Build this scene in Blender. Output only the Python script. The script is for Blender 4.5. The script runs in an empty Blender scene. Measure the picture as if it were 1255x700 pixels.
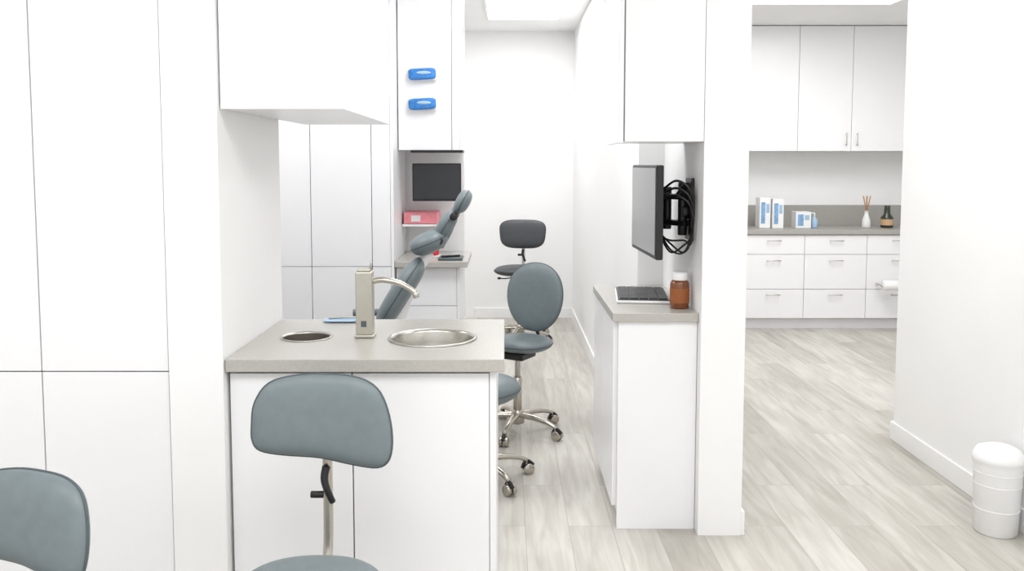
import bpy, bmesh, math
from mathutils import Matrix, Vector
R=math.radians
scene=bpy.context.scene
try: scene.view_settings.view_transform='Standard'
except Exception as e: print(e)

# ------------------------------------------------------------ materials
def srgb(c):
    return tuple(((v/255)/12.92 if v/255<=0.04045 else (((v/255)+0.055)/1.055)**2.4) for v in c)
def mat(name,col,rough=0.5,metal=0.0,var=0.04,scale=8,bump=0.0,coat=0.0,stretch=(1,1,1),emit=0):
    m=bpy.data.materials.new(name); m.use_nodes=True
    nt=m.node_tree; bs=nt.nodes['Principled BSDF']
    c=srgb(col)
    tc=nt.nodes.new('ShaderNodeTexCoord'); mp=nt.nodes.new('ShaderNodeMapping'); mp.inputs['Scale'].default_value=stretch
    nz=nt.nodes.new('ShaderNodeTexNoise'); nz.inputs['Scale'].default_value=scale; nz.inputs['Detail'].default_value=4
    rp=nt.nodes.new('ShaderNodeValToRGB')
    rp.color_ramp.elements[0].position=0.3; rp.color_ramp.elements[1].position=0.7
    rp.color_ramp.elements[0].color=tuple(max(0,x*(1-var)) for x in c)+(1,)
    rp.color_ramp.elements[1].color=tuple(min(1,x*(1+var)) for x in c)+(1,)
    nt.links.new(tc.outputs['Object'],mp.inputs[0]); nt.links.new(mp.outputs[0],nz.inputs['Vector'])
    nt.links.new(nz.outputs['Fac'],rp.inputs[0]); nt.links.new(rp.outputs[0],bs.inputs['Base Color'])
    bs.inputs['Roughness'].default_value=rough; bs.inputs['Metallic'].default_value=metal
    bs.inputs['Coat Weight'].default_value=coat
    if bump:
        bp=nt.nodes.new('ShaderNodeBump'); bp.inputs['Strength'].default_value=bump; bp.inputs['Distance'].default_value=0.002
        nt.links.new(nz.outputs['Fac'],bp.inputs['Height']); nt.links.new(bp.outputs[0],bs.inputs['Normal'])
    if emit:
        bs.inputs['Emission Color'].default_value=c+(1,); bs.inputs['Emission Strength'].default_value=emit
    return m
M_wall=mat('wall_paint',(245,245,245),0.7,var=0.01,scale=3,bump=0.05)
M_ceil=mat('ceiling_paint',(249,249,249),0.8,var=0.01,scale=3)
M_trim=mat('trim_paint',(246,246,246),0.4,var=0.01)
M_lam=mat('white_laminate',(244,244,246),0.28,var=0.008,scale=2)
M_shadowgap=mat('door_shadow_gap',(125,125,128),0.7)
M_kgap=mat('kitchen_shadow_gap',(205,205,206),0.7)
M_counter=mat('solid_surface_grey',(182,179,173),0.25,var=0.05,scale=120)
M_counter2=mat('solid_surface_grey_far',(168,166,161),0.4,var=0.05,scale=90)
M_gray=mat('grey_vinyl',(113,124,128),0.42,var=0.05,scale=30,bump=0.15)
M_grayd=mat('grey_vinyl_piping',(78,88,92),0.5)
M_dark=mat('dark_vinyl',(68,71,75),0.5,var=0.05,scale=30,bump=0.15)
M_black=mat('black_plastic',(22,22,24),0.4)
M_chrome=mat('brushed_aluminium',(196,190,180),0.25,1.0,var=0.03,scale=60)
M_steel=mat('stainless_steel',(188,185,178),0.28,1.0,var=0.04,scale=50,stretch=(1,1,8))
M_chute=mat('chute_inside_darker',(135,128,120),0.4,0.7)  # inside of the chute, toned darker than its steel rim
M_nickel=mat('champagne_nickel',(188,184,173),0.38,0.7,var=0.03,scale=60)
M_screen=mat('monitor_glass',(46,47,50),0.35,var=0.02)
M_screen2=mat('monitor_glass_grey',(110,113,116),0.2,var=0.03,coat=0.3)
M_bluebox=mat('blue_glove_carton',(50,125,200),0.5,var=0.25,scale=40)
M_white=mat('white_plastic',(242,242,242),0.35,var=0.01)
M_pblue=mat('pale_blue_plastic',(165,195,220),0.4)
M_blueprint=mat('blue_print',(130,170,210),0.5,var=0.2,scale=30)
M_pink=mat('pink_carton',(246,150,160),0.5,var=0.08,scale=20)
M_red=mat('red_plastic',(215,60,80),0.4)
M_amber=mat('amber_glass',(120,62,22),0.15,var=0.08,coat=0.6)
M_amberl=mat('amber_label',(150,85,40),.5)
M_label=mat('paper_label',(205,170,130),0.6)
M_wood=mat('reed_wood',(190,150,110),0.6)
M_green=mat('dark_green_glass',(50,60,50),0.15)
M_hub=mat('dark_drain',(60,60,60),0.4,0.6)
M_diff=mat('added_panel_diffuser',(255,255,255),0.6,var=0,emit=1.5)  # glowing face of the added ceiling panels

def floor_mat():
    m=bpy.data.materials.new('wood_plank_vinyl'); m.use_nodes=True
    nt=m.node_tree; N=nt.nodes; L=nt.links; bs=N['Principled BSDF']
    tc=N.new('ShaderNodeTexCoord'); mp=N.new('ShaderNodeMapping'); mp.inputs['Rotation'].default_value=(0,0,R(90))
    L.new(tc.outputs['Object'],mp.inputs[0])
    br=N.new('ShaderNodeTexBrick'); br.offset=0.37; br.inputs['Scale'].default_value=1.0
    br.inputs['Brick Width'].default_value=1.22; br.inputs['Row Height'].default_value=0.18
    br.inputs['Mortar Size'].default_value=0.0015; br.inputs['Mortar Smooth'].default_value=0.1
    br.inputs['Color1'].default_value=(0,0,0,1); br.inputs['Color2'].default_value=(1,1,1,1); br.inputs['Mortar'].default_value=(0.3,0.3,0.3,1)
    L.new(mp.outputs[0],br.inputs['Vector'])
    mp2=N.new('ShaderNodeMapping'); mp2.inputs['Scale'].default_value=(16,1.6,1); L.new(tc.outputs['Object'],mp2.inputs[0])
    nz=N.new('ShaderNodeTexNoise'); nz.inputs['Scale'].default_value=1.6; nz.inputs['Detail'].default_value=8; nz.inputs['Distortion'].default_value=0.6
    ad=N.new('ShaderNodeVectorMath'); ad.operation='MULTIPLY_ADD'; ad.inputs[1].default_value=(7,7,7)
    L.new(br.outputs['Color'],ad.inputs[0]); L.new(mp2.outputs[0],ad.inputs[2]); L.new(ad.outputs[0],nz.inputs['Vector'])
    nz2=N.new('ShaderNodeTexNoise'); nz2.inputs['Scale'].default_value=2.2; nz2.inputs['Detail'].default_value=3
    mp3=N.new('ShaderNodeMapping'); mp3.inputs['Scale'].default_value=(2.5,.7,1); L.new(tc.outputs['Object'],mp3.inputs[0]); L.new(mp3.outputs[0],nz2.inputs['Vector'])
    r1=N.new('ShaderNodeValToRGB'); r1.color_ramp.elements[0].color=srgb((190,186,178))+(1,); r1.color_ramp.elements[1].color=srgb((214,211,204))+(1,)
    L.new(br.outputs['Color'],r1.inputs[0])
    r2=N.new('ShaderNodeValToRGB'); r2.color_ramp.elements[0].position=.3; r2.color_ramp.elements[1].position=.65
    r2.color_ramp.elements[0].color=srgb((214,211,206))+(1,); r2.color_ramp.elements[1].color=(1,1,1,1)
    L.new(nz.outputs['Fac'],r2.inputs[0])
    mx=N.new('ShaderNodeMixRGB'); mx.blend_type='MULTIPLY'; mx.inputs[0].default_value=.75
    L.new(r1.outputs[0],mx.inputs[1]); L.new(r2.outputs[0],mx.inputs[2])
    r3=N.new('ShaderNodeValToRGB'); r3.color_ramp.elements[0].position=.35; r3.color_ramp.elements[1].position=.6
    r3.color_ramp.elements[0].color=(.8,.79,.78,1); r3.color_ramp.elements[1].color=(1,1,1,1); L.new(nz2.outputs['Fac'],r3.inputs[0])
    mx2=N.new('ShaderNodeMixRGB'); mx2.blend_type='MULTIPLY'; mx2.inputs[0].default_value=.55
    L.new(mx.outputs[0],mx2.inputs[1]); L.new(r3.outputs[0],mx2.inputs[2])
    mx3=N.new('ShaderNodeMixRGB'); mx3.inputs[2].default_value=srgb((165,160,151))+(1,)
    L.new(br.outputs['Fac'],mx3.inputs[0]); L.new(mx2.outputs[0],mx3.inputs[1])
    L.new(mx3.outputs[0],bs.inputs['Base Color']); bs.inputs['Roughness'].default_value=.34
    bp=N.new('ShaderNodeBump'); bp.inputs['Strength'].default_value=.1; bp.inputs['Distance'].default_value=.002
    L.new(nz.outputs['Fac'],bp.inputs['Height']); L.new(bp.outputs[0],bs.inputs['Normal'])
    return m
M_floor=floor_mat()

# ------------------------------------------------------------ builder
def catmull(pts,n=6,closed=False):
    P=[Vector(p) for p in pts]; out=[]; L=len(P)
    rng=range(L) if closed else range(L-1)
    for i in rng:
        if closed: a,b,c,d=P[(i-1)%L],P[i],P[(i+1)%L],P[(i+2)%L]
        else: a,b,c,d=P[max(i-1,0)],P[i],P[i+1],P[min(i+2,L-1)]
        for k in range(n):
            t=k/n
            out.append(0.5*((2*b)+(c-a)*t+(2*a-5*b+4*c-d)*t*t+(3*b-a-3*c+d)*t**3))
    if not closed: out.append(P[-1].copy())
    return out
class Obj:
    def __init__(s,name,origin=(0,0,0)):
        s.name=name; s.bm=bmesh.new(); s.mats=[]; s.o=Vector(origin); s.X=Matrix.Identity(4)
    def mi(s,m):
        if m not in s.mats: s.mats.append(m)
        return s.mats.index(m)
    def merge(s,t,m,smooth=False,M=None):
        bmesh.ops.recalc_face_normals(t,faces=t.faces)
        i=s.mi(m)
        for f in t.faces: f.material_index=i; f.smooth=smooth
        t.transform(s.X @ (M or Matrix.Identity(4)))
        me=bpy.data.meshes.new('tmp'); t.to_mesh(me); t.free(); s.bm.from_mesh(me); bpy.data.meshes.remove(me)
    def box(s,x0,x1,y0,y1,z0,z1,m,bev=0.0,M=None,seg=2):
        t=bmesh.new(); bmesh.ops.create_cube(t,size=1)
        for v in t.verts: v.co=Vector(((x0+x1)/2+v.co.x*(x1-x0),(y0+y1)/2+v.co.y*(y1-y0),(z0+z1)/2+v.co.z*(z1-z0)))
        if bev: bmesh.ops.bevel(t,geom=list(t.edges),offset=bev,segments=seg,profile=.5,affect='EDGES')
        s.merge(t,m,False,M)
    def rings(s,rings,m,cap0=True,cap1=True,smooth=True,M=None,closed_ring=True):
        t=bmesh.new(); V=[[t.verts.new(p) for p in r] for r in rings]
        n=len(V[0])
        for a,b in zip(V[:-1],V[1:]):
            for i in range(n):
                j=(i+1)%n
                t.faces.new((a[i],a[j],b[j],b[i]))
        if cap0: t.faces.new(V[0])
        if cap1: t.faces.new(V[-1])
        s.merge(t,m,smooth,M)
    def lathe(s,prof,c,m,seg=32,M=None,cap0=True,cap1=True):
        c=Vector(c)
        s.rings([[c+Vector((max(r,1e-4)*math.cos(2*math.pi*k/seg),max(r,1e-4)*math.sin(2*math.pi*k/seg),z)) for k in range(seg)] for r,z in prof],m,cap0,cap1,True,M)
    def tube(s,pts,r,m,n=6,seg=10,smooth_path=True,M=None,closed=False,flat=1.0):
        P=catmull(pts,n,closed) if smooth_path else [Vector(p) for p in pts]
        L=len(P); rs=r if isinstance(r,(list,tuple)) else None
        rings=[]; up=None
        for i,p in enumerate(P):
            a=P[(i-1)%L] if closed else P[max(i-1,0)]
            b=P[(i+1)%L] if closed else P[min(i+1,L-1)]
            d=(b-a).normalized()
            if up is None:
                up=Vector((0,0,1)) if abs(d.z)<.9 else Vector((0,1,0))
            u=(up-d*up.dot(d)).normalized(); w=d.cross(u); up=u
            if rs: 
                f=i/(L-1)*(len(rs)-1); k=min(int(f),len(rs)-2); rr=rs[k]+(rs[k+1]-rs[k])*(f-k)
            else: rr=r
            rings.append([p+u*rr*flat*math.cos(2*math.pi*k/seg)+w*rr*math.sin(2*math.pi*k/seg) for k in range(seg)])
        if closed: rings.append(rings[0]); s.rings(rings,m,False,False,True,M)
        else: s.rings(rings,m,True,True,True,M)
    def cyl(s,p0,p1,r,m,seg=24,M=None,r1=None):
        p0,p1=Vector(p0),Vector(p1); d=(p1-p0).normalized(); u=d.orthogonal().normalized(); w=d.cross(u)
        r1=r if r1 is None else r1; b=min(r,r1,(p1-p0).length/2)*.12
        rr=[]
        for p,q in ((p0,r-b),(p0+d*b,r),(p1-d*b,r1),(p1,r1-b)):
            rr.append([p+u*q*math.cos(2*math.pi*k/seg)+w*q*math.sin(2*math.pi*k/seg) for k in range(seg)])
        s.rings(rr,m,True,True,True,M)
    def cushion(s,outline,T,m,M=None,bend=0,pipe=None,p=3.5,bendv=0):
        n=len(outline); cu=sum(o[0] for o in outline)/n; cv=sum(o[1] for o in outline)/n
        sc=[.12,.3,.5,.68,.82,.91,.965,.99,1.0]
        def ring(k,sg):
            off=sg*T/2*math.sqrt(max(0,1-k**p)); r=[]
            for u,v in [(o[0],o[1]) for o in outline]:
                uu=cu+(u-cu)*k; vv=cv+(v-cv)*k
                r.append(Vector((uu,off+bend*uu*uu+bendv*vv*vv,vv)))
            return r
        rs=[ring(k,-1) for k in sc]+[ring(k,1) for k in sc[-2::-1]]
        s.rings(rs,m,True,True,True,M)
        if pipe:
            pts=[Vector((o[0]*1.002,bend*o[0]**2+bendv*o[1]**2,o[1]*1.002)) for o in outline]
            s.tube(pts,0.0035,pipe,smooth_path=False,seg=6,M=M,closed=True)
    def add_mesh(s,me,m,M=None):
        t=bmesh.new(); t.from_mesh(me); s.merge(t,m,False,M)
    def done(s):
        me=bpy.data.meshes.new(s.name)
        bmesh.ops.translate(s.bm,verts=s.bm.verts,vec=-s.o)
        s.bm.to_mesh(me); s.bm.free()
        for m in s.mats: me.materials.append(m)
        o=bpy.data.objects.new(s.name,me); o.location=s.o
        scene.collection.objects.link(o); return o
def T(x,y,z): return Matrix.Translation((x,y,z))
def Rx(a): return Matrix.Rotation(R(a),4,'X')
def Ry(a): return Matrix.Rotation(R(a),4,'Y')
def Rz(a): return Matrix.Rotation(R(a),4,'Z')
def ellipse(a,b,n=48,pw=2.0):
    out=[]
    for k in range(n):
        t=2*math.pi*k/n; c,s_=math.cos(t),math.sin(t)
        out.append((a*math.copysign(abs(c)**(2/pw),c),b*math.copysign(abs(s_)**(2/pw),s_)))
    return out
def simple(name,x0,x1,y0,y1,z0,z1,m,bev=0):
    o=Obj(name,((x0+x1)/2,(y0+y1)/2,z0)); o.box(x0,x1,y0,y1,z0,z1,m,bev); return o.done()

CH=2.75
# ------------------------------------------------------------ room shell
simple('floor',-3.2,4.8,-1.5,8.4,-0.1,0,M_floor)
simple('ceiling',-3.2,4.8,-1.5,8.4,CH,CH+.1,M_ceil)
simple('wall_back',-3.2,4.8,8.25,8.4,0,CH,M_wall)
simple('wall_left',-3.2,-3.05,-1.5,8.25,0,CH,M_wall)
simple('wall_right',2.11,2.26,-1.5,4.57,0,CH,M_wall)
simple('wall_kitchen_side',4.65,4.8,-1.5,8.25,0,CH,M_wall)
simple('wall_treatment_back',-3.05,-.285,5.85,5.97,0,CH,M_wall)
simple('wall_niche_left',-1.03,-.865,2.58,3.28,0,CH,M_wall)
o=Obj('wall_divider',(.8,4.2,0)); o.box(.775,.95,3.36,4.2,0,CH,M_wall); o.box(.65,.95,4.2,8.25,0,CH,M_wall); o.done()
def bb(name,x0,x1,y0,y1):
    o=Obj(name,((x0+x1)/2,(y0+y1)/2,0)); o.box(x0,x1,y0,y1,0,.1,M_trim,.003); o.done()
bb('baseboard_right',2.096,2.11,-1.5,4.57)
bb('baseboard_right_end',2.096,2.26,4.57,4.584)
bb('baseboard_corridor',.636,.65,4.215,8.236)
bb('baseboard_back',-.3,.65,8.236,8.25)
bb('baseboard_divider',.95,.964,3.36,7.6)
bb('baseboard_partition',-.285,-.271,5.85,5.97)

# ------------------------------------------------------------ cabinets
G=.002
def doors_y(o,xs,zs,y,th=.018,m=M_lam):
    for a,b in zip(xs[:-1],xs[1:]):
        for c,d in zip(zs[:-1],zs[1:]):
            o.box(a+G,b-G,y-th,y,c+G,d-G,m,.0012,seg=1)
def handle(o,c,l,axis,y):
    x,z=c
    if axis=='x': p0,p1=(x-l/2,y-.028,z),(x+l/2,y-.028,z); q=[(x-l*.4,z),(x+l*.4,z)]
    else: p0,p1=(x,y-.028,z-l/2),(x,y-.028,z+l/2); q=[(x,z-l*.4),(x,z+l*.4)]
    o.cyl(p0,p1,.004,M_steel,12)
    for a,b in q: o.cyl((a,y,b),(a,y-.028,b),.004,M_steel,8)
# tall storage at left
o=Obj('tall_storage_cabinet',(-1.8,2.9,0))
o.box(-2.6,-1.034,2.612,3.28,.08,CH-.01,M_shadowgap); o.box(-2.6,-1.034,2.66,3.28,0,.08,M_lam)
doors_y(o,[-2.2,-1.425,-1.034],[.09,.862,CH-.03],2.608)
o.done()
# island / vanity with sink
o=Obj('sink_vanity_cabinet',(-.44,2.92,0))
x0,x1,y0,y1=-.862,-.005,2.59,3.27
me=bpy.data.meshes.new('slab'); t=bmesh.new(); bmesh.ops.create_cube(t,size=1)
for v in t.verts: v.co=Vector(((x0+x1)/2+v.co.x*(x1-x0),(y0+y1)/2+v.co.y*(y1-y0),.88+v.co.z*.04))
bmesh.ops.bevel(t,geom=list(t.edges),offset=.002,segments=1,affect='EDGES')
t.to_mesh(me); t.free(); slab=bpy.data.objects.new('slab',me); scene.collection.objects.link(slab)
cut=[]
SK=(-.252,2.91); CHU=(-.69,2.93)
for (cx,cy),r in ((SK,.148),(CHU,.086)):
    mc=bpy.data.meshes.new('c'); t=bmesh.new(); bmesh.ops.create_cone(t,cap_ends=True,segments=64,radius1=r,radius2=r,depth=.2)
    bmesh.ops.translate(t,verts=t.verts,vec=(cx,cy,.88)); t.to_mesh(mc); t.free()
    c=bpy.data.objects.new('c',mc); scene.collection.objects.link(c); cut.append(c)
    md=slab.modifiers.new('b','BOOLEAN'); md.operation='DIFFERENCE'; md.object=c; md.solver='EXACT'
bpy.context.view_layer.update()
dg=bpy.context.evaluated_depsgraph_get(); ev=slab.evaluated_get(dg); mm=ev.to_mesh()
o.add_mesh(mm,M_counter); ev.to_mesh_clear()
for c in cut+[slab]: bpy.data.objects.remove(c)
o.box(-.858,-.84,2.635,3.25,.08,.86,M_lam); o.box(-.05,-.03,2.615,3.25,.0,.86,M_lam)
o.box(-.84,-.05,3.232,3.25,.08,.86,M_lam); o.box(-.84,-.05,2.635,3.232,.08,.1,M_lam)
o.box(-.84,-.05,2.636,2.65,.1,.86,M_shadowgap); o.box(-.858,-.05,2.68,3.2,0,.08,M_lam)
doors_y(o,[-.858,-.478,-.05],[.09,.852],2.634)
r=.148
o.lathe([(r+.004,.901),(r+.004,.905),(r-.006,.906),(r-.012,.895),(r-.016,.86),(r-.03,.80),(.07,.772),(.03,.768),(.001,.767)],(SK[0],SK[1],0),M_steel,64,cap0=False)
o.lathe([(.03,.769),(.028,.772),(.001,.772)],(SK[0],SK[1],0),M_hub,24,cap0=False)
r=.086
o.lathe([(r+.003,.901),(r+.003,.903),(r-.003,.904),(r-.005,.898)],(CHU[0],CHU[1],0),M_steel,48,cap0=False,cap1=False)
o.lathe([(r-.005,.898),(r-.006,.87),(r-.006,.66)],(CHU[0],CHU[1],0),M_chute,48,cap0=False,cap1=False)
o.lathe([(r-.006,.66),(.001,.66)],(CHU[0],CHU[1],0),M_hub,32,cap0=False)
o.done()
def upper(name,x0,x1,y0,y1,z0,z1,xs,gap=None):
    o=Obj(name,((x0+x1)/2,(y0+y1)/2,z0))
    o.box(x0,x1,y0+.022,y1,z0,z1,M_lam,.001,seg=1); o.box(x0+.001,x1-.0015,y0+.018,y0+.022,z0+.002,z1,gap or M_shadowgap)
    doors_y(o,xs,[z0-.004,z1],y0+.018); return o
upper('wall_cabinet',-.862,-.497,2.6,3.68,1.665,CH-.005,[-.862,-.495]).done()
# far tall cabinets in treatment room
o=Obj('tall_cabinet',(-1.2,5.5,0))
o.box(-2.0,-.70,5.222,5.84,.08,CH-.01,M_shadowgap); o.box(-2.0,-.70,5.26,5.84,0,.08,M_lam)
o.box(-.70,-.682,5.2,5.84,0,CH-.01,M_lam)
doors_y(o,[-2.0,-1.6,-1.185,-.815,-.70],[.09,.87,CH-.03],5.218)
o.done()
o=Obj('base_cabinet',(-.48,5.5,0))
o.box(-.678,-.30,5.272,5.84,.08,.865,M_shadowgap); o.box(-.302,-.285,5.25,5.84,0,.865,M_lam); o.box(-.678,-.30,5.31,5.84,0,.08,M_lam)
doors_y(o,[-.678,-.302],[.09,.62,.86],5.268)
o.box(-.678,-.235,5.2,5.84,.865,.90,M_counter,.002)
o.done()
# glove cabinet
o=upper('glove_dispenser_cabinet',-.678,-.29,5.42,5.845,1.585,CH-.005,[-.678,-.34,-.29])
for z in (1.87,2.055):
    o.box(-.61,-.43,5.392,5.402,z-.038,z+.038,M_white,.003)
    o.cushion(ellipse(.086,.036,40,5),.03,M_bluebox,M=T(-.522,5.386,z)@Ry(-3),p=6)
    o.cushion(ellipse(.045,.011,32),.012,M_pblue,M=T(-.51,5.372,z+.006))
o.box(-.60,-.27,5.40,5.60,1.568,1.583,M_black,.002)
o.done()
# right niche counter cabinet
o=Obj('charting_cabinet',(.6,3.8,0))
o.box(.455,.77,3.442,4.19,.08,.865,M_lam); o.box(.475,.77,3.5,4.19,0,.08,M_lam)
o.box(.455,.773,3.42,3.44,.0,.862,M_lam,.001,seg=1)
for a,b in ((3.445,3.81),(3.81,4.19)): o.box(.437,.455,a+G,b-G,.09,.86,M_lam,.001,seg=1)
o.box(.43,.773,3.40,4.195,.865,.90,M_counter,.002)
o.done()
o=Obj('wall_cabinet',(.6,3.6,1.58))
o.box(.464,.773,3.36,3.75,1.585,CH-.005,M_lam,.001,seg=1); o.box(.457,.4645,3.363,3.74,1.59,CH-.01,M_shadowgap)
o.box(.44,.458,3.358,3.75,1.58,CH-.008,M_lam,.001,seg=1)
o.done()
# kitchen
o=Obj('kitchen_base_cabinet',(2.8,7.9,0))
cols=[1.0,1.56,2.12,2.68,3.24,3.8,4.36,4.64]
o.box(1.0,4.64,7.672,8.24,.1,.862,M_kgap); o.box(1.0,4.64,7.72,8.24,0,.1,M_lam)
doors_y(o,cols,[.105,.37,.684,.86],7.668)
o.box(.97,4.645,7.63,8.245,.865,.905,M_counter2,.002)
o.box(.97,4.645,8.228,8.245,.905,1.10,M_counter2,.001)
for a,b in zip(cols[:-1],cols[1:]):
    for z in (.81,.63,.32): handle(o,((a+b)/2,z),.13,'x',7.65)
o.done()
xs=[1.2,1.69,2.18,2.67,3.16,3.65,4.14,4.63]
o=upper('kitchen_wall_cabinet',1.2,4.64,7.88,8.245,1.615,CH-.005,xs,M_kgap)
for x in (1.69,3.16,4.14):
    handle(o,(x-.05,1.72),.12,'z',7.88); handle(o,(x+.05,1.72),.12,'z',7.88)
o.done()

# ------------------------------------------------------------ faucet
o=Obj('square_column_faucet',(-.485,2.93,.9)); o.X=T(-.012,0,0)
o.box(-.509,-.441,2.905,2.965,.901,.911,M_nickel,.003)
o.box(-.504,-.446,2.908,2.96,.910,1.13,M_nickel,.005)
o.box(-.498,-.452,2.912,2.956,1.13,1.138,M_nickel,.003)
o.cyl((-.452,2.93,1.136),(-.452,2.93,1.165),.004,M_steel,12)
o.box(-.485,-.467,2.905,2.909,.94,.96,M_grayd,.001)
o.tube([(-.45,2.935,1.095),(-.41,2.933,1.099),(-.36,2.93,1.09),(-.32,2.928,1.070),(-.30,2.927,1.053)],[.014,.013,.012,.011],M_chrome,seg=14,flat=.8)
o.cyl((-.301,2.927,1.056),(-.296,2.926,1.038),.011,M_steel,16)
o.done()
o=Obj('instrument_tray',(-.66,3.2,.901))
o.cushion(ellipse(.075,.03,40,3),.01,M_pblue,M=T(-.62,3.215,.907)@Rx(90))
o.tube([(-.67,3.21,.915),(-.6,3.213,.918),(-.545,3.22,.917)],.004,M_steel,seg=8)
o.done()

# ------------------------------------------------------------ stools
KID=[(308,520),(311,492),(328,468),(362,459),(400,458),(437,462),(461,475),(474,500),(480,532),(477,560),(462,571),(430,568),(390,560),(345,556),(318,550),(309,538)]
KID=[((x-394)/172,(515-y)/172) for x,y in KID]
def stool(name,loc,yaw,seat_z,seat_r,back,vinyl,pipe,base_r=.27,back_z=None,back_off=.24,back_tilt=-8,back_T=.06,base_yaw=0,bend=.6,seatT=.08,seat_off=0):
    o=Obj(name,loc); o.X=T(*loc)@Rz(yaw)
    o.lathe([(.03,.05),(.038,.055),(.038,.10),(.03,.125),(.026,.13)],(0,0,0),M_chrome,24)
    for k in range(5):
        a=R(base_yaw+72*k); c,s_=math.cos(a),math.sin(a)
        o.tube([(c*.025,s_*.025,.10),(c*.12,s_*.12,.098),(c*.2,s_*.2,.085),(c*base_r,s_*base_r,.068)],[.024,.021,.017,.014],M_chrome,seg=12,flat=.7)
        cx,cy=c*base_r,s_*base_r
        o.cyl((cx,cy,.045),(cx,cy,.075),.009,M_steel,12)
        px,py=-s_,c
        for q in (-1,1):
            o.cyl((cx+px*q*.006+c*.01,cy+py*q*.006+s_*.01,.027),(cx+px*q*.024+c*.01,cy+py*q*.024+s_*.01,.027),.026,M_chrome,20)
        o.tube([(cx-c*.02,cy-s_*.02,.03),(cx-c*.008,cy-s_*.008,.055),(cx+c*.012,cy+s_*.012,.06),(cx+c*.036,cy+s_*.036,.04)],.009,M_black,seg=8)
    o.cyl((0,0,.12),(0,0,seat_z-.22),.024,M_chrome); o.cyl((0,0,seat_z-.23),(0,0,seat_z-.09),.015,M_steel)
    o.box(-.07,.07,-.09,.07,seat_z-seatT-.035,seat_z-seatT+.004,M_black,.008)
    o.tube([(.05,0,seat_z-seatT-.02),(.12,.01,seat_z-seatT-.03),(.17,.02,seat_z-seatT-.028)],.005,M_black,seg=8)
    o.cushion(ellipse(.018,.01,16),.012,M_black,M=T(.175,.02,seat_z-seatT-.028))
    o.cushion(ellipse(seat_r*1.02,seat_r*.97,56,2.3),seatT,vinyl,M=T(0,-seat_off,seat_z-seatT/2)@Rx(90),pipe=pipe,p=4,)
    if back:
        bz=back_z; z0=seat_z-seatT-.02
        o.tube([(0,-.04,z0),(0,-back_off*.75,z0-.005),(0,-back_off-.03,z0+.05),(0,-back_off-.045,(z0+bz)/2),(0,-back_off-.035,bz-.02)],.014,M_chrome,seg=12,flat=1)
        o.cushion(ellipse(.035,.05,24),.02,M_black,M=T(0,-back_off-.03,bz-.02))
        o.cyl((.0,-back_off-.05,(z0+bz)/2-.01),(.05,-back_off-.05,(z0+bz)/2-.01),.010,M_black,12)
        o.tube([(.0,-back_off-.028,bz-.14),(.004,-back_off-.018,bz-.17),(-.004,-back_off-.012,bz-.2),(-.018,-back_off-.02,bz-.24)],[.012,.011,.010,.009],M_black,seg=10)
        o.cushion(back,back_T,vinyl,M=T(0,-back_off,bz)@Rx(back_tilt),bend=bend,pipe=pipe)
    return o.done()
def kid(w_): return [(v.x,v.y) for v in catmull([(-u*w_,w*w_,0) for u,w in KID],4,True)]
stool('operator_stool',(-.505,2.10,0),180,.45,.19,kid(.384),M_gray,M_grayd,back_z=.790,back_off=.225,back_tilt=6,base_r=.25,bend=.5,base_yaw=18)
stool('operator_stool',(-1.18,1.74,0),163,.42,.19,kid(.36),M_gray,M_grayd,back_z=.658,back_off=.225,back_tilt=12,base_r=.25,bend=.5,back_T=.085)
oval=[(u*(1+.05*w/.195),w) for u,w in ellipse(.178,.195,56,2.1)]
stool('assistant_stool',(.065,4.70,0),150,.535,.165,oval,M_gray,M_grayd,back_z=.735,back_off=.21,back_tilt=6,base_r=.25,base_yaw=-185,bend=.3,seat_off=.05)
stool('assistant_stool',(-.13,3.98,0),150,.50,.19,None,M_gray,M_grayd,base_r=.24,base_yaw=-78+18,seatT=.12)
rect=ellipse(.198,.122,56,3.6)
rect=[(u*(1+.06*w/.12),w) for u,w in rect]
stool('operator_stool',(.12,7.25,0),172,.63,.215,rect,M_dark,M_black,back_z=.885,back_off=.2,back_tilt=5,base_r=.28,base_yaw=10,bend=.4)

# ------------------------------------------------------------ dental chair
o=Obj('dental_chair',(-.9,4.5,0)); cy=4.5
o.box(-1.25,-.75,cy-.2,cy+.2,0.0,.06,M_white,.02); o.box(-1.12,-.85,cy-.12,cy+.12,.06,.36,M_white,.03)
o.box(-1.2,-.7,cy-.16,cy+.16,.36,.44,M_white,.02)
o.cushion(ellipse(.36,.25,48,3.2),.11,M_gray,M=T(-.98,cy,.50)@Rx(90),p=4,pipe=M_grayd)
o.cushion(ellipse(.30,.19,48,3.0),.09,M_gray,M=T(-1.52,cy,.44)@Ry(-14)@Rx(90),p=4,pipe=M_grayd)
def pad(cx,cz,ang,L,W,TT,m=M_gray,pw=2.8,p=4,yy=cy,bv=0):
    o.cushion(ellipse(L/2,W/2,48,pw),TT,m,M=T(cx,yy,cz)@Ry(-ang)@Rx(90),p=p,pipe=M_grayd)
pad(-.555,.82,58,.42,.40,.11)
o.tube([(-.66,cy,.48),(-.58,cy,.68),(-.47,cy,.93),(-.40,cy,1.03)],[.05,.045,.03,.025],M_white,seg=14)
pad(-.405,1.085,22,.21,.26,.115,pw=2.2,p=2.6)
o.tube([(-.36,cy,1.07),(-.31,cy,1.15),(-.28,cy,1.22),(-.235,cy,1.29)],[.035,.03,.026,.022],M_gray,seg=14)
pad(-.315,1.175,58,.17,.16,.085,pw=2.4,p=3)
pad(-.225,1.30,62,.13,.2,.075,pw=2.3,p=3)
for p_ in ((-.345,1.10),(-.27,1.225)):
    o.cyl((p_[0],cy-.1,p_[1]),(p_[0],cy+.1,p_[1]),.02,M_black,20)
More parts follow.
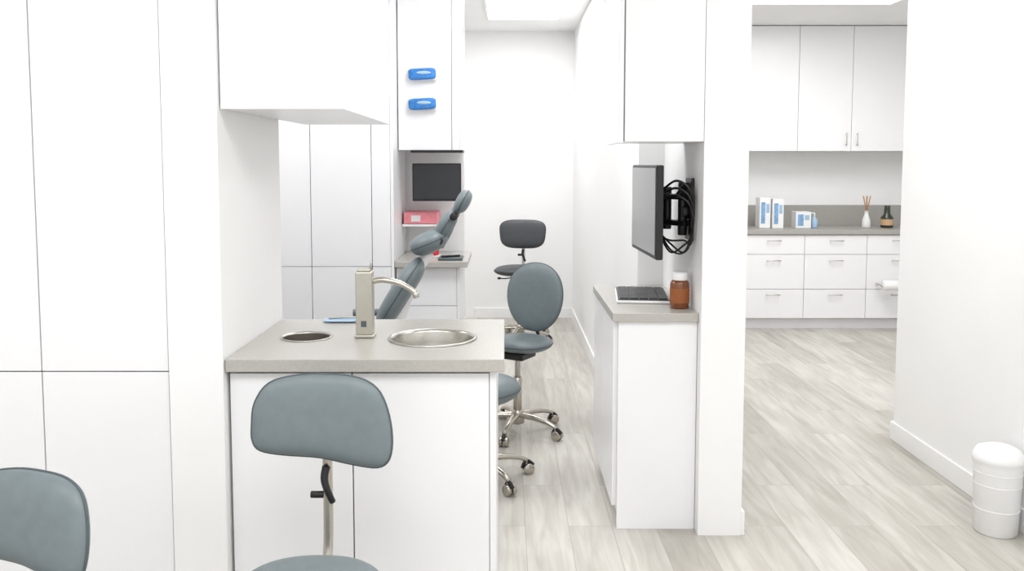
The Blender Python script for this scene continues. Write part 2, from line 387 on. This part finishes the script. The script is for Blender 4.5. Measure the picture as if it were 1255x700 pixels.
for s_ in (-1,1):
    o.tube([(-.62,cy+s_*.27,.5),(-.62,cy+s_*.28,.62),(-.68,cy+s_*.28,.66),(-.86,cy+s_*.28,.66)],.02,M_gray,seg=10)
o.done()

# ------------------------------------------------------------ treatment counter items
o=Obj('wall_monitor',(-.44,5.6,1.25))
o.box(-.60,-.287,5.50,5.53,1.258,1.50,M_black,.005); o.box(-.592,-.295,5.497,5.501,1.272,1.492,M_screen)
o.box(-.48,-.40,5.53,5.56,1.34,1.42,M_black,.005); o.cyl((-.44,5.56,1.38),(-.44,5.848,1.38),.018,M_black)
o.done()
o=Obj('pink_carton',(-.55,5.7,1.1))
o.box(-.67,-.45,5.60,5.845,1.105,1.18,M_pink,.004); o.box(-.62,-.56,5.596,5.601,1.12,1.16,M_white)
o.done()
o=Obj('floating_shelf',(-.55,5.7,1.08)); o.box(-.677,-.42,5.58,5.848,1.088,1.103,M_lam,.002); o.done()
o=Obj('red_tape_dispenser',(-.47,5.5,.9)); o.cushion(ellipse(.045,.035,32,2.5),.05,M_red,M=T(-.47,5.45,.937)); o.box(-.53,-.41,5.43,5.47,.901,.915,M_white,.003); o.done()
o=Obj('handpiece_tray',(-.34,5.36,.9)); o.box(-.42,-.27,5.26,5.44,.901,.915,M_grayd,.004); o.cyl((-.4,5.3,.922),(-.29,5.36,.922),.007,M_black,12); o.done()

# ------------------------------------------------------------ right monitor on arm
o=Obj('wall_mounted_monitor',(.65,3.68,1.3))
XM=T(.603,3.68,1.303)@Rz(1.5)
o.box(-.012,.018,-.275,.275,-.19,.19,M_black,.006,M=XM); o.box(-.0145,-.0115,-.262,.262,-.172,.178,M_screen2,M=XM)
o.box(.016,.04,-.15,.15,-.11,.11,M_black,.01,M=XM)
o.box(.038,.06,-.06,.06,-.06,.06,M_black,.004,M=XM)
o.box(.762,.774,3.52,3.64,1.18,1.44,M_black,.003)
o.cyl((.69,3.66,1.22),(.69,3.66,1.40),.018,M_black); o.cyl((.74,3.58,1.2),(.74,3.58,1.42),.02,M_black)
for z in (1.25,1.36):
    o.box(-.03,.03,-.10,.10,-.014,.014,M_black,.004,M=T(.715,3.62,z)@Rz(32)@Matrix.Scale(.8,4))
    o.cyl((.65,3.67,z),(.7,3.66,z),.015,M_black)
o.cyl((.735,3.58,1.3),(.765,3.58,1.3),.03,M_black)
for k,(a,b,c) in enumerate(((.0,.05,.17),(.02,.09,.14),(-.02,.03,.20),(.01,.11,.1))):
    o.tube([(.64,3.62,1.22+a),(.68,3.54,1.20-b*.6),(.73,3.50,1.16-b*.5+.02*k),(.755,3.47,1.2+a),(.76,3.46,1.28+c*.4),(.74,3.5,1.36+c*.3),(.70,3.56,1.36)],.004,M_black,seg=8)
for k in range(3):
    o.tube([(.66,3.55,1.40-.02*k),(.69,3.47,1.43-.03*k),(.735,3.44,1.40-.03*k),(.76,3.46,1.33-.03*k)],.005,M_black,seg=8)
o.done()
o=Obj('keyboard',(.58,3.75,.9))
KM=T(.61,3.82,.901)@Rz(-6)
o.box(-.115,.115,-.19,.19,.0,.012,M_white,.004,M=KM); o.box(-.11,.11,-.185,.185,.012,.017,M_dark,.002,M=KM)
for i in range(5):
    for j in range(12):
        o.box(-.1+i*.041,-.1+i*.041+.036,-.176+j*.0295,-.176+j*.0295+.026,.017,.022,M_black,.001,M=KM,seg=1)
o.done()
o=Obj('amber_bottle',(.72,3.52,.9))
o.lathe([(.036,.901),(.04,.905),(.04,1.0),(.036,1.013),(.026,1.02)],(.722,3.53,0),M_amber,32)
o.lathe([(.031,1.018),(.032,1.02),(.032,1.045),(.029,1.05)],(.722,3.53,0),M_white,32)
o.lathe([(.0405,.925),(.0405,.985)],(.722,3.53,0),M_amberl,32,cap0=False,cap1=False)
o.done()

# ------------------------------------------------------------ kitchen items
def carton(name,x0,x1,y0,y1,h,m1,z=.906):
    o=Obj(name,((x0+x1)/2,(y0+y1)/2,z)); o.box(x0,x1,y0,y1,z,z+h,M_white,.003)
    w=x1-x0
    o.box(x0+w*.12,x0+w*.5,y0-.0015,y0+.001,z+h*.15,z+h*.85,m1); o.box(x0+w*.58,x0+w*.88,y0-.0015,y0+.001,z+h*.5,z+h*.8,M_pblue); o.done()
carton('supply_carton',2.33,2.43,7.85,7.99,.28,M_blueprint)
carton('supply_carton',2.44,2.54,7.82,7.96,.27,M_blueprint)
carton('tissue_carton',2.66,2.80,7.84,7.97,.15,M_blueprint)
o=Obj('pump_bottle',(2.845,7.9,.906)); o.lathe([(.028,.906),(.03,.91),(.03,.98),(.012,1.0),(.01,1.02)],(2.85,7.9,0),M_pblue,24); o.tube([(2.85,7.9,1.02),(2.85,7.9,1.04),(2.82,7.9,1.042)],.006,M_white,seg=8); o.done()
o=Obj('reed_diffuser',(3.33,7.9,.906)); o.lathe([(.035,.906),(.04,.912),(.035,.98),(.018,1.03),(.016,1.06),(.02,1.062)],(3.33,7.9,0),M_white,24)
for k in range(6):
    a=k*1.05; o.cyl((3.33,7.9,1.04),(3.33+.035*math.cos(a),7.9+.035*math.sin(a),1.2),.004,M_wood,6)
o.done()
o=Obj('dark_glass_jar',(3.52,7.92,.906)); o.lathe([(.05,.906),(.055,.912),(.055,1.0),(.03,1.03),(.025,1.09),(.028,1.11),(.001,1.11)],(3.53,7.92,0),M_green,28); o.lathe([(.0555,.93),(.0555,.985)],(3.53,7.92,0),M_label,28,cap0=False,cap1=False); o.done()
o=Obj('paper_towel_roll',(3.43,7.55,.40))
o.X=T(3.43,7.535,.42)
o.cyl((-.09,0,0),(.09,0,0),.045,M_white,28); o.cyl((-.105,0,0),(.105,0,0),.012,M_steel,12)
for q in (-.1,.1): o.box(q-.004,q+.004,0,.114,-.008,.008,M_steel)
o.done()
# bin
o=Obj('waste_bin',(2.0,3.4,0))
o.lathe([(.075,.0),(.08,.005),(.09,.27),(.093,.28),(.093,.295),(.097,.30),(.097,.315),(.08,.345),(.05,.358),(.001,.362)],(2.0,3.4,0),M_white,40)
for z in (.1,.2,.25): o.lathe([(.0795+z*.035,z),(.0835+z*.035,z+.004),(.0795+z*.035,z+.008)],(2.0,3.4,0),M_white,40,cap0=False,cap1=False)
o.done()

# ------------------------------------------------------------ lights: invented ceiling panels, added to brighten the rooms
def area(name,x,y,sx,sy,p):
    f=Obj(name,(x,y,CH)); 
    for a,b,c,d in ((-sx/2-.02,sx/2+.02,-sy/2-.02,-sy/2),(-sx/2-.02,sx/2+.02,sy/2,sy/2+.02),(-sx/2-.02,-sx/2,-sy/2,sy/2),(sx/2,sx/2+.02,-sy/2,sy/2)):
        f.box(x+a,x+b,y+c,y+d,CH-.012,CH-.001,M_white)
    f.box(x-sx/2,x+sx/2,y-sy/2,y+sy/2,CH-.004,CH-.001,M_diff)
    fo=f.done()
    l=bpy.data.lights.new(name+'_lamp','AREA'); l.shape='RECTANGLE'; l.size=sx; l.size_y=sy; l.energy=p; l.color=(1,.998,.994)
    q=bpy.data.objects.new('lamp',l); q.parent=fo; q.location=(0,0,-.008)
    scene.collection.objects.link(q)
for x,y,sx,sy,p in ((-.3,.9,1.2,1.2,24),(-2.0,.9,1.0,1.0,13),(1.2,1.2,1.0,1.2,15),(1.5,3.6,.6,1.2,13),(-.0,4.4,.6,1.2,18),(-1.8,4.2,1,.6,24),(.15,6.9,.6,1.2,22),(-1.6,7.1,1,.6,12),(2.4,6.2,1.2,1.2,36),(3.7,4.6,.6,1.2,18)):
    area('added_light_panel',x,y,sx,sy,p)
w=bpy.data.worlds.new('world'); scene.world=w; w.use_nodes=True
w.node_tree.nodes['Background'].inputs[0].default_value=(1,1,1,1); w.node_tree.nodes['Background'].inputs[1].default_value=1.2

cam=bpy.data.cameras.new('camera'); co=bpy.data.objects.new('camera',cam); scene.collection.objects.link(co)
co.location=(0,0,1.5); co.rotation_euler=(R(90-4.29),0,0)
cam.sensor_fit='HORIZONTAL'; cam.sensor_width=36; cam.lens=36*1050/1255
cam.shift_x=7.5/1255; cam.shift_y=-71/1255; cam.clip_start=.05
scene.camera=co
